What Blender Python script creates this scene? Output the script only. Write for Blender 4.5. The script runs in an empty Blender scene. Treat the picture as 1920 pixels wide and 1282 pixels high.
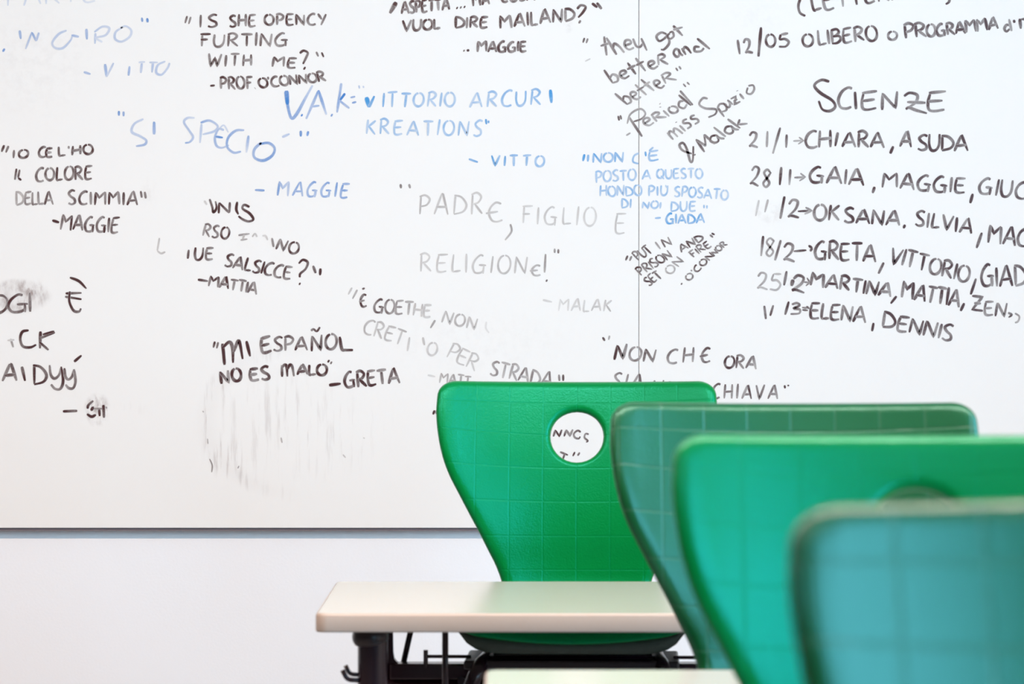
import bpy, bmesh, math, random
from mathutils import Vector, Matrix
random.seed(7)
C = bpy.context.scene.collection
PI = math.pi

# ------------------------------------------------------------------ camera
F = 6160.0                      # focal length in pixels of the 1920 px wide frame
CX, HY, CH = 960.0, 585.0, 1.145   # principal column, horizon row, camera height
cam_d = bpy.data.cameras.new('camera')
cam_d.sensor_width = 36.0
cam_d.lens = 36.0 * F / 1920.0
cam_d.shift_y = -(641.0 - HY) / 1920.0
cam_d.clip_start = 0.05
cam_d.dof.use_dof = True
cam_d.dof.focus_distance = 5.5
cam_d.dof.aperture_fstop = 7.8
cam = bpy.data.objects.new('camera', cam_d)
cam.location = (0, 0, CH)
cam.rotation_euler = (PI / 2, 0, 0)
C.objects.link(cam)
bpy.context.scene.camera = cam

# ------------------------------------------------------------------ light
vs = bpy.context.scene.view_settings
vs.view_transform = 'Standard'; vs.look = 'None'; vs.gamma = 1.0
vs.use_curve_mapping = False
vs.exposure = -0.03
world = bpy.data.worlds.new('daylight_sky')
bpy.context.scene.world = world
world.use_nodes = True
bg = world.node_tree.nodes['Background']
bg.inputs[0].default_value = (0.40, 0.76, 1.0, 1)
bg.inputs[1].default_value = 11.8

RX0, RX1, RY0, RY1, RZ = -4.6, 1.95, -2.6, 5.872, 3.0      # room
BY = 5.850                                               # front face of the whiteboard

def area(name, loc, rot, sx, sy, power, col, portal=False):
    d = bpy.data.lights.new(name, 'AREA')
    d.shape = 'RECTANGLE'; d.size = sx; d.size_y = sy; d.energy = power; d.color = col
    o = bpy.data.objects.new(name, d)
    o.location = loc; o.rotation_euler = rot
    C.objects.link(o)
    if portal: d.cycles.is_portal = True
    return o

CEIL = [(0.1, 3.3, 1.0), (-2.7, 3.3, 0.65), (0.1, 1.0, 0.2), (-2.7, 1.0, 0.2)]   # camera-end pair lit dimly as fill for the shadow under the board
for x, y, k in CEIL:
    if k: area('ceiling_lamp_light', (x, y, RZ - 0.062), (0, 0, 0), 2.4, 0.16, 98 * k, (1.0, 0.70, 0.51))
WIN = [(-0.8, 1.5), (2.5, 4.1)]     # window openings along the right wall
WZ0, WZ1 = 0.85, 2.92
for a, b in WIN:
    area('window_portal', (RX1 + 0.02, (a + b) / 2, (WZ0 + WZ1) / 2), (0, PI / 2, 0), WZ1 - WZ0, b - a, 1, (1, 1, 1), True)

# ------------------------------------------------------------------ materials
def new_mat(name):
    m = bpy.data.materials.new(name); m.use_nodes = True
    return m, m.node_tree, m.node_tree.nodes['Principled BSDF']

def simple(name, col, rough=0.5, metal=0.0, noise=0.04, nscale=60, bump=0.0, bscale=300, spec=0.5):
    m, t, p = new_mat(name)
    tc = t.nodes.new('ShaderNodeTexCoord')
    n = t.nodes.new('ShaderNodeTexNoise'); n.inputs['Scale'].default_value = nscale
    n.inputs['Detail'].default_value = 3
    t.links.new(tc.outputs['Object'], n.inputs['Vector'])
    mx = t.nodes.new('ShaderNodeMix'); mx.data_type = 'RGBA'
    mx.inputs[6].default_value = tuple(c * (1 - noise) for c in col) + (1,)
    mx.inputs[7].default_value = tuple(min(1, c * (1 + noise)) for c in col) + (1,)
    t.links.new(n.outputs['Fac'], mx.inputs[0])
    t.links.new(mx.outputs[2], p.inputs['Base Color'])
    p.inputs['Roughness'].default_value = rough
    p.inputs['Metallic'].default_value = metal
    p.inputs['Specular IOR Level'].default_value = spec
    if bump:
        n2 = t.nodes.new('ShaderNodeTexNoise'); n2.inputs['Scale'].default_value = bscale
        t.links.new(tc.outputs['Object'], n2.inputs['Vector'])
        b = t.nodes.new('ShaderNodeBump'); b.inputs['Strength'].default_value = bump
        b.inputs['Distance'].default_value = 0.001
        t.links.new(n2.outputs['Fac'], b.inputs['Height'])
        t.links.new(b.outputs[0], p.inputs['Normal'])
    return m

class NT:
    """tiny helper for maths node chains"""
    def __init__(s, t): s.t = t
    def m(s, op, a, b=None, c=None, clamp=False):
        n = s.t.nodes.new('ShaderNodeMath'); n.operation = op; n.use_clamp = clamp
        for i, v in enumerate((a, b, c)):
            if v is None: continue
            if isinstance(v, (int, float)): n.inputs[i].default_value = v
            else: s.t.links.new(v, n.inputs[i])
        return n.outputs[0]
    def ss(s, v, lo, hi):
        n = s.t.nodes.new('ShaderNodeMapRange'); n.interpolation_type = 'SMOOTHSTEP'
        n.inputs[1].default_value = lo; n.inputs[2].default_value = hi
        s.t.links.new(v, n.inputs[0]); return n.outputs[0]
    def noise(s, vec, scale, detail=3, rough=0.6):
        n = s.t.nodes.new('ShaderNodeTexNoise'); n.inputs['Scale'].default_value = scale
        n.inputs['Detail'].default_value = detail; n.inputs['Roughness'].default_value = rough
        s.t.links.new(vec, n.inputs['Vector']); return n.outputs['Fac']
    def mapping(s, vec, scale=(1, 1, 1), rot=(0, 0, 0)):
        n = s.t.nodes.new('ShaderNodeMapping')
        n.inputs['Scale'].default_value = scale; n.inputs['Rotation'].default_value = rot
        s.t.links.new(vec, n.inputs[0]); return n.outputs[0]

def shell_mat(name, col, col2, rough, groove_glint, tint, groove, ior):
    """moulded plastic: 50 mm grid of grooves, leather grain"""
    m, t, p = new_mat(name); h = NT(t)
    tc = t.nodes.new('ShaderNodeTexCoord')
    sep = t.nodes.new('ShaderNodeSeparateXYZ'); t.links.new(tc.outputs['UV'], sep.inputs[0])
    def line(o, w):
        f = h.m('PINGPONG', h.m('ADD', o, 5.0), 0.025)      # 0 on each line
        return h.m('SUBTRACT', 1.0, h.ss(f, w * 0.35, w))
    lm = h.m('MAXIMUM', line(sep.outputs[0], 0.0016), line(sep.outputs[1], 0.0016))
    grain = h.noise(tc.outputs['Object'], 420, 2, 0.5)
    grain2 = h.noise(tc.outputs['Object'], 150, 2, 0.5)
    cloud = h.noise(tc.outputs['Object'], 9, 3)
    hgt = h.m('SUBTRACT', h.m('ADD', h.m('MULTIPLY', grain, 0.50), h.m('MULTIPLY', grain2, 0.26)), h.m('MULTIPLY', lm, groove))
    b = t.nodes.new('ShaderNodeBump'); b.inputs['Strength'].default_value = 0.8
    b.inputs['Distance'].default_value = 0.0007
    t.links.new(hgt, b.inputs['Height']); t.links.new(b.outputs[0], p.inputs['Normal'])
    mx = t.nodes.new('ShaderNodeMix'); mx.data_type = 'RGBA'
    mx.inputs[6].default_value = col + (1,); mx.inputs[7].default_value = col2 + (1,)
    t.links.new(cloud, mx.inputs[0])
    mx2 = t.nodes.new('ShaderNodeMix'); mx2.data_type = 'RGBA'
    t.links.new(mx.outputs[2], mx2.inputs[6]); mx2.inputs[7].default_value = groove_glint + (1,)
    glint_mask = h.ss(h.noise(tc.outputs['Object'], 14, 2), 0.52, 0.66)  # glint of the grooves painted into the line colour, in patches
    t.links.new(h.m('MULTIPLY', lm, h.m('ADD', 0.12, h.m('MULTIPLY', glint_mask, 0.35))), mx2.inputs[0])
    t.links.new(mx2.outputs[2], p.inputs['Base Color'])
    p.inputs['Roughness'].default_value = rough
    p.inputs['Specular IOR Level'].default_value = ior
    p.inputs['Specular Tint'].default_value = tint + (1,)
    return m

M = {}
M['wall'] = simple('painted_wall', (0.88, 0.895, 0.94), 0.7, 0, 0.01, 5, 0.15, 220)
M['ceil'] = simple('ceiling_white', (0.62, 0.62, 0.62), 0.9, 0, 0.02, 4)
M['wall_dark'] = simple('dark_unseen_wall', (0.12, 0.12, 0.12), 0.8, 0, 0.03, 4)  # unseen front and left walls, darkened to keep chair reflections and rims dark
M['floor'] = simple('grey_linoleum', (0.24, 0.23, 0.23), 0.45, 0, 0.12, 12)
M['frame_w'] = simple('window_frame_grey', (0.45, 0.46, 0.47), 0.4)
M['black'] = simple('black_enamel', (0.016, 0.0035, 0.009), 0.22, 0, 0.05, 40, 0.05, 500, 0.5)
M['blackplastic'] = simple('black_plastic', (0.012, 0.006, 0.010), 0.32, 0, 0.05, 60)
M['core'] = simple('board_backing', (0.16, 0.13, 0.15), 0.7)
M['pan'] = simple('seat_underside', (0.030, 0.052, 0.042), 0.5, 0, 0.2, 60, 0.6, 700)
M['alu'] = simple('aluminium', (0.7, 0.7, 0.72), 0.35, 1.0)
M['top'] = simple('cream_laminate', (0.50, 0.505, 0.47), 0.2, 0, 0.012, 30, 0.03, 260, 0.3)
M['edge'] = simple('beige_edging', (0.44, 0.37, 0.33), 0.30, 0, 0.02, 40)
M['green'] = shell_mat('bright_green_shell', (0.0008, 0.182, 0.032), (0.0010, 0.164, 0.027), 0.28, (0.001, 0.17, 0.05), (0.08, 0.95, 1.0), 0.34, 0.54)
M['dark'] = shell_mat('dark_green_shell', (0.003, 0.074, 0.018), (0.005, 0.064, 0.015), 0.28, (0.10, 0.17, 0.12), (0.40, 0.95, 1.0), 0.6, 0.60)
M['lamp'] = simple('lamp_housing', (0.8, 0.8, 0.8), 0.4)
m, t, p = new_mat('window_glass')
t.nodes.remove(p)
tr = t.nodes.new('ShaderNodeBsdfTransparent'); gl = t.nodes.new('ShaderNodeBsdfGlossy'); gl.inputs['Roughness'].default_value = 0.02
ms = t.nodes.new('ShaderNodeMixShader'); ms.inputs[0].default_value = 0.06
t.links.new(tr.outputs[0], ms.inputs[1]); t.links.new(gl.outputs[0], ms.inputs[2])
t.links.new(ms.outputs[0], t.nodes['Material Output'].inputs[0]); M['glass'] = m

WHITE = (0.87, 0.86, 0.855)
def bx2(px): return (px - CX) * BY / F
def bz2(py): return CH - (py - HY) * BY / F

def board_mat():
    m, t, p = new_mat('whiteboard_enamel'); h = NT(t)
    g = t.nodes.new('ShaderNodeNewGeometry')
    sep = t.nodes.new('ShaderNodeSeparateXYZ'); t.links.new(g.outputs['Position'], sep.inputs[0])
    X, Z = sep.outputs[0], sep.outputs[2]
    def blob(px, py, rx, ry, soft=0.5):
        dx = h.m('DIVIDE', h.m('SUBTRACT', X, bx2(px)), rx * BY / F)
        dz = h.m('DIVIDE', h.m('SUBTRACT', Z, bz2(py)), ry * BY / F)
        r = h.m('SQRT', h.m('ADD', h.m('MULTIPLY', dx, dx), h.m('MULTIPLY', dz, dz)))
        return h.m('SUBTRACT', 1.0, h.ss(r, 1 - soft, 1.0))
    def ring(px, py, rx, ry):
        dx = h.m('DIVIDE', h.m('SUBTRACT', X, bx2(px)), rx * BY / F)
        dz = h.m('DIVIDE', h.m('SUBTRACT', Z, bz2(py)), ry * BY / F)
        r = h.m('SQRT', h.m('ADD', h.m('MULTIPLY', dx, dx), h.m('MULTIPLY', dz, dz)))
        e = h.m('ABSOLUTE', h.m('SUBTRACT', r, 0.92))
        left = h.m('SUBTRACT', 1.0, h.ss(dx, -0.75, 0.1))
        return h.m('MULTIPLY', h.m('SUBTRACT', 1.0, h.ss(e, 0.0, 0.14)), left)
    sv = h.noise(h.mapping(g.outputs['Position'], (95, 1, 9)), 1.0, 4, 0.6)       # streaks, vertical
    sd = h.noise(h.mapping(g.outputs['Position'], (70, 1, 34), (0, 0.45, 0)), 1.0, 4, 0.65)
    fine = h.noise(g.outputs['Position'], 60, 4, 0.7)
    sv2 = h.ss(sv, 0.50, 0.72); sd2 = h.ss(sd, 0.38, 0.72); f2 = h.ss(fine, 0.40, 0.70)
    # wiped text to the left and middle
    terms = [
        (h.m('MULTIPLY', blob(560, 800, 200, 120, 0.6), sv2), 0.20),
        (h.m('MULTIPLY', ring(580, 790, 210, 150), h.m('ADD', 0.12, sv2)), 0.32),
        (h.m('MULTIPLY', blob(420, 735, 60, 40, 0.8), sv2), 0.20),
        (h.m('MULTIPLY', blob(425, 855, 55, 50, 0.8), sv2), 0.30),
        (h.m('MULTIPLY', blob(35, 555, 66, 36, 0.35), h.m('ADD', 0.25, sd2)), 0.42),
        (h.m('MULTIPLY', blob(60, 540, 32, 22, 0.9), sd2), 0.40),
        (h.m('MULTIPLY', blob(182, 768, 28, 36, 0.6), sd2), 0.75),
        (h.m('MULTIPLY', blob(240, 765, 42, 18, 0.8), sv2), 0.16),
        (h.m('MULTIPLY', blob(280, 365, 20, 40, 0.9), sd2), 0.10),
        (h.m('MULTIPLY', blob(1065, 50, 12, 16, 0.8), f2), 0.20),
        (h.m('MULTIPLY', blob(1445, 400, 45, 30, 0.8), f2), 0.14),
        (h.m('MULTIPLY', blob(1490, 530, 24, 18, 0.8), f2), 0.20),
        (h.m('MULTIPLY', blob(1420, 30, 90, 40, 0.9), f2), 0.05),
        (h.m('MULTIPLY', blob(60, 120, 160, 150, 0.9), f2), 0.06),
        (h.m('MULTIPLY', blob(900, 640, 260, 90, 0.9), f2), 0.04),
    ]
    acc = None
    for o, k in terms:
        v = h.m('MULTIPLY', o, k)
        acc = v if acc is None else h.m('ADD', acc, v)
    acc = h.m('MINIMUM', acc, 0.9)
    mx = t.nodes.new('ShaderNodeMix'); mx.data_type = 'RGBA'
    mx.inputs[6].default_value = WHITE + (1,); mx.inputs[7].default_value = (0.20, 0.11, 0.10, 1)
    t.links.new(acc, mx.inputs[0]); t.links.new(mx.outputs[2], p.inputs['Base Color'])
    p.inputs['Roughness'].default_value = 0.34
    return m
M['board'] = board_mat()

def ink_mat(name, col):
    m, t, p = new_mat(name); h = NT(t)
    a = t.nodes.new('ShaderNodeAttribute'); a.attribute_name = 'ink'
    g = t.nodes.new('ShaderNodeNewGeometry')
    n = h.noise(g.outputs['Position'], 260, 3, 0.7)
    d = h.m('MULTIPLY', h.m('POWER', a.outputs['Fac'], 0.82), h.m('ADD', 0.85, h.m('MULTIPLY', n, 0.45)), clamp=True)
    mx = t.nodes.new('ShaderNodeMix'); mx.data_type = 'RGBA'
    mx.inputs[6].default_value = WHITE + (1,); mx.inputs[7].default_value = col + (1,)
    t.links.new(d, mx.inputs[0]); t.links.new(mx.outputs[2], p.inputs['Base Color'])
    p.inputs['Roughness'].default_value = 0.4
    return m
INK = {'K': ink_mat('black_marker_ink', (0.060, 0.016, 0.018)),
       'B': ink_mat('blue_marker_ink', (0.035, 0.20, 0.56)),
       'S': ink_mat('sky_blue_marker_ink', (0.045, 0.29, 0.64))}

# ------------------------------------------------------------------ mesh helpers
def link(name, bm, mat, parent=None, smooth=False, label=None):
    me = bpy.data.meshes.new(name)
    bmesh.ops.recalc_face_normals(bm, faces=bm.faces[:])
    bm.to_mesh(me); bm.free()
    if smooth:
        for f in me.polygons: f.use_smooth = True
    me.materials.append(mat)
    o = bpy.data.objects.new(name, me); C.objects.link(o)
    if parent: o.parent = parent
    if label: o['label'] = label
    return o

def thing(name, label, cat, loc=(0, 0, 0), rz=0, group=None):
    o = bpy.data.objects.new(name, None); C.objects.link(o)
    o.empty_display_size = 0.1
    o.location = loc; o.rotation_euler = (0, 0, rz)
    o['label'] = label; o['category'] = cat
    if group: o['group'] = group
    return o

def box(bm, x0, x1, y0, y1, z0, z1, bev=0.0, seg=2):
    b = bmesh.new()
    v = [b.verts.new((x, y, z)) for x in (x0, x1) for y in (y0, y1) for z in (z0, z1)]
    for q in ((0, 1, 3, 2), (4, 6, 7, 5), (0, 4, 5, 1), (2, 3, 7, 6), (0, 2, 6, 4), (1, 5, 7, 3)):
        b.faces.new([v[i] for i in q])
    if bev:
        bmesh.ops.bevel(b, geom=b.edges[:], offset=bev, segments=seg, profile=0.5, affect='EDGES')
    me = bpy.data.meshes.new('t'); b.to_mesh(me); b.free(); bm.from_mesh(me); bpy.data.meshes.remove(me)

def smooth_path(pts, n=6):
    out = []
    P = [Vector(p) for p in pts]
    for i in range(len(P) - 1):
        p0 = P[i - 1] if i else P[i] * 2 - P[i + 1]
        p3 = P[i + 2] if i + 2 < len(P) else P[i + 1] * 2 - P[i]
        for k in range(n):
            t = k / n
            out.append(0.5 * ((2 * P[i]) + (P[i + 1] - p0) * t + (2 * p0 - 5 * P[i] + 4 * P[i + 1] - p3) * t * t
                              + (3 * P[i] - p0 - 3 * P[i + 1] + p3) * t ** 3))
    out.append(P[-1]); return out

def tube(bm, pts, r, n=12, cap=True):
    P = [Vector(p) for p in pts]
    rings = []; up = None
    for i, p in enumerate(P):
        d = (P[min(i + 1, len(P) - 1)] - P[max(i - 1, 0)]).normalized()
        if up is None:
            up = Vector((0, 0, 1)) if abs(d.z) < 0.9 else Vector((1, 0, 0))
        u = (up - d * up.dot(d)).normalized(); up = u
        w = d.cross(u)
        rings.append([bm.verts.new(p + (u * math.cos(2 * PI * k / n) + w * math.sin(2 * PI * k / n)) * r) for k in range(n)])
    for a, b in zip(rings, rings[1:]):
        for k in range(n): bm.faces.new((a[k], a[(k + 1) % n], b[(k + 1) % n], b[k]))
    if cap:
        bm.faces.new(rings[0][::-1]); bm.faces.new(rings[-1])

def lathe(bm, prof, cx=0, cy=0, n=24):
    rings = []
    for r, z in prof:
        rings.append([bm.verts.new((cx + r * math.cos(2 * PI * k / n), cy + r * math.sin(2 * PI * k / n), z)) for k in range(n)])
    for a, b in zip(rings, rings[1:]):
        for k in range(n): bm.faces.new((a[k], a[(k + 1) % n], b[(k + 1) % n], b[k]))
    bm.faces.new(rings[0][::-1]); bm.faces.new(rings[-1])

def struct(name, bm, mat):
    o = link(name, bm, mat); o['kind'] = 'structure'; return o

# ------------------------------------------------------------------ room
bm = bmesh.new(); box(bm, RX0 - .2, RX1 + .2, RY0 - .2, RY1 + .2, -0.1, 0); struct('floor', bm, M['floor'])
bm = bmesh.new(); box(bm, RX0 - .2, RX1 + .2, RY0 - .2, RY1 + .2, RZ, RZ + 0.1); struct('ceiling', bm, M['ceil'])
bm = bmesh.new(); box(bm, RX0 - .2, RX1 + .2, RY1, RY1 + 0.2, 0, RZ); struct('wall_back', bm, M['wall'])
bm = bmesh.new(); box(bm, RX0 - .2, RX1 + .2, RY0 - 0.2, RY0, 0, RZ); struct('wall_front', bm, M['wall_dark'])
bm = bmesh.new(); box(bm, RX0 - 0.2, RX0, RY0, RY1, 0, RZ); struct('wall_left', bm, M['wall_dark'])
bm = bmesh.new()
box(bm, RX1, RX1 + 0.2, RY0, RY1, 0, WZ0); box(bm, RX1, RX1 + 0.2, RY0, RY1, WZ1, RZ)
e = [RY0] + [v for w in WIN for v in w] + [RY1]
for i in range(0, len(e), 2): box(bm, RX1, RX1 + 0.2, e[i], e[i + 1], WZ0, WZ1)
struct('wall_right', bm, M['wall'])
for i, (a, b) in enumerate(WIN):
    bm = bmesh.new(); f = 0.05; x0, x1 = RX1 + 0.08, RX1 + 0.14
    box(bm, x0, x1, a, b, WZ0, WZ0 + f); box(bm, x0, x1, a, b, WZ1 - f, WZ1)
    box(bm, x0, x1, a, a + f, WZ0 + f, WZ1 - f); box(bm, x0, x1, b - f, b, WZ0 + f, WZ1 - f)
    w = struct('window_%d' % (i + 1), bm, M['frame_w'])
    bm = bmesh.new(); box(bm, x0 + .025, x0 + .031, a + f, b - f, WZ0 + f, WZ1 - f); link('pane', bm, M['glass'], w)
for n_, (a, b, c, d) in (('baseboard_back', (RX0, RX1, RY1 - .012, RY1)), ('baseboard_left', (RX0, RX0 + .012, RY0, RY1 - .012)),
                         ('baseboard_right', (RX1 - .012, RX1, RY0, RY1 - .012))):
    bm = bmesh.new(); box(bm, a, b, c, d, 0, 0.07, 0.003); struct(n_, bm, M['frame_w'])
for k, (x, y, s) in enumerate(CEIL):
    wb = ' nearer the whiteboard' if y > 2 else ' at the camera end of the room'
    t_ = thing('ceiling_lamp', 'long white ceiling lamp' + wb + (', window side' if x > -1 else ', far from the windows'), 'lamp', (x, y, RZ - 0.06), 0, 'ceiling lamps')
    bm = bmesh.new(); box(bm, -1.22, 1.22, -0.10, 0.10, 0.0, 0.06, 0.006); link('housing', bm, M['lamp'], t_)
    for s2 in (-1, 1):
        bm = bmesh.new(); box(bm, -1.22, 1.22, s2 * 0.092 - .008, s2 * 0.092 + .008, -0.008, 0.0); link('side_trim', bm, M['alu'], t_)

# ------------------------------------------------------------------ whiteboard
SEAM = bx2(1197.8); BZ0 = bz2(989.5)
wb = thing('whiteboard', 'large white marker board in two panels on the wall, covered in handwritten quotes and names', 'whiteboard', (SEAM, RY1, BZ0))
inv = Matrix.Translation((-SEAM, -RY1, -BZ0))
def bpart(name, bm, mat, smooth=False, label=None):
    bm.transform(inv); return link(name, bm, mat, wb, smooth, label)
for x0, x1 in ((SEAM - 2.0, SEAM - 0.0005), (SEAM + 0.0005, SEAM + 2.0)):
    bm = bmesh.new(); box(bm, x0, x1, BY, BY + 0.004, BZ0, BZ0 + 1.2, 0.0006, 1); bpart('panel', bm, M['board'])
bm = bmesh.new(); box(bm, SEAM - 1.995, SEAM + 1.995, BY + 0.004, RY1 - 0.001, BZ0 - 0.005, BZ0 + 1.198); bpart('backing', bm, M['core'])
for s_ in (-1, 1):
    bm = bmesh.new(); xx = SEAM + s_ * 2.006; box(bm, xx - .006, xx + .006, BY - .003, RY1 - .001, BZ0 - .004, BZ0 + 1.204, .001); bpart('end_strip', bm, M['alu'])
bm = bmesh.new(); box(bm, SEAM - 2, SEAM + 2, BY - .003, RY1 - .001, BZ0 + 1.2, BZ0 + 1.212, .001); bpart('top_strip', bm, M['alu'])

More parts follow.
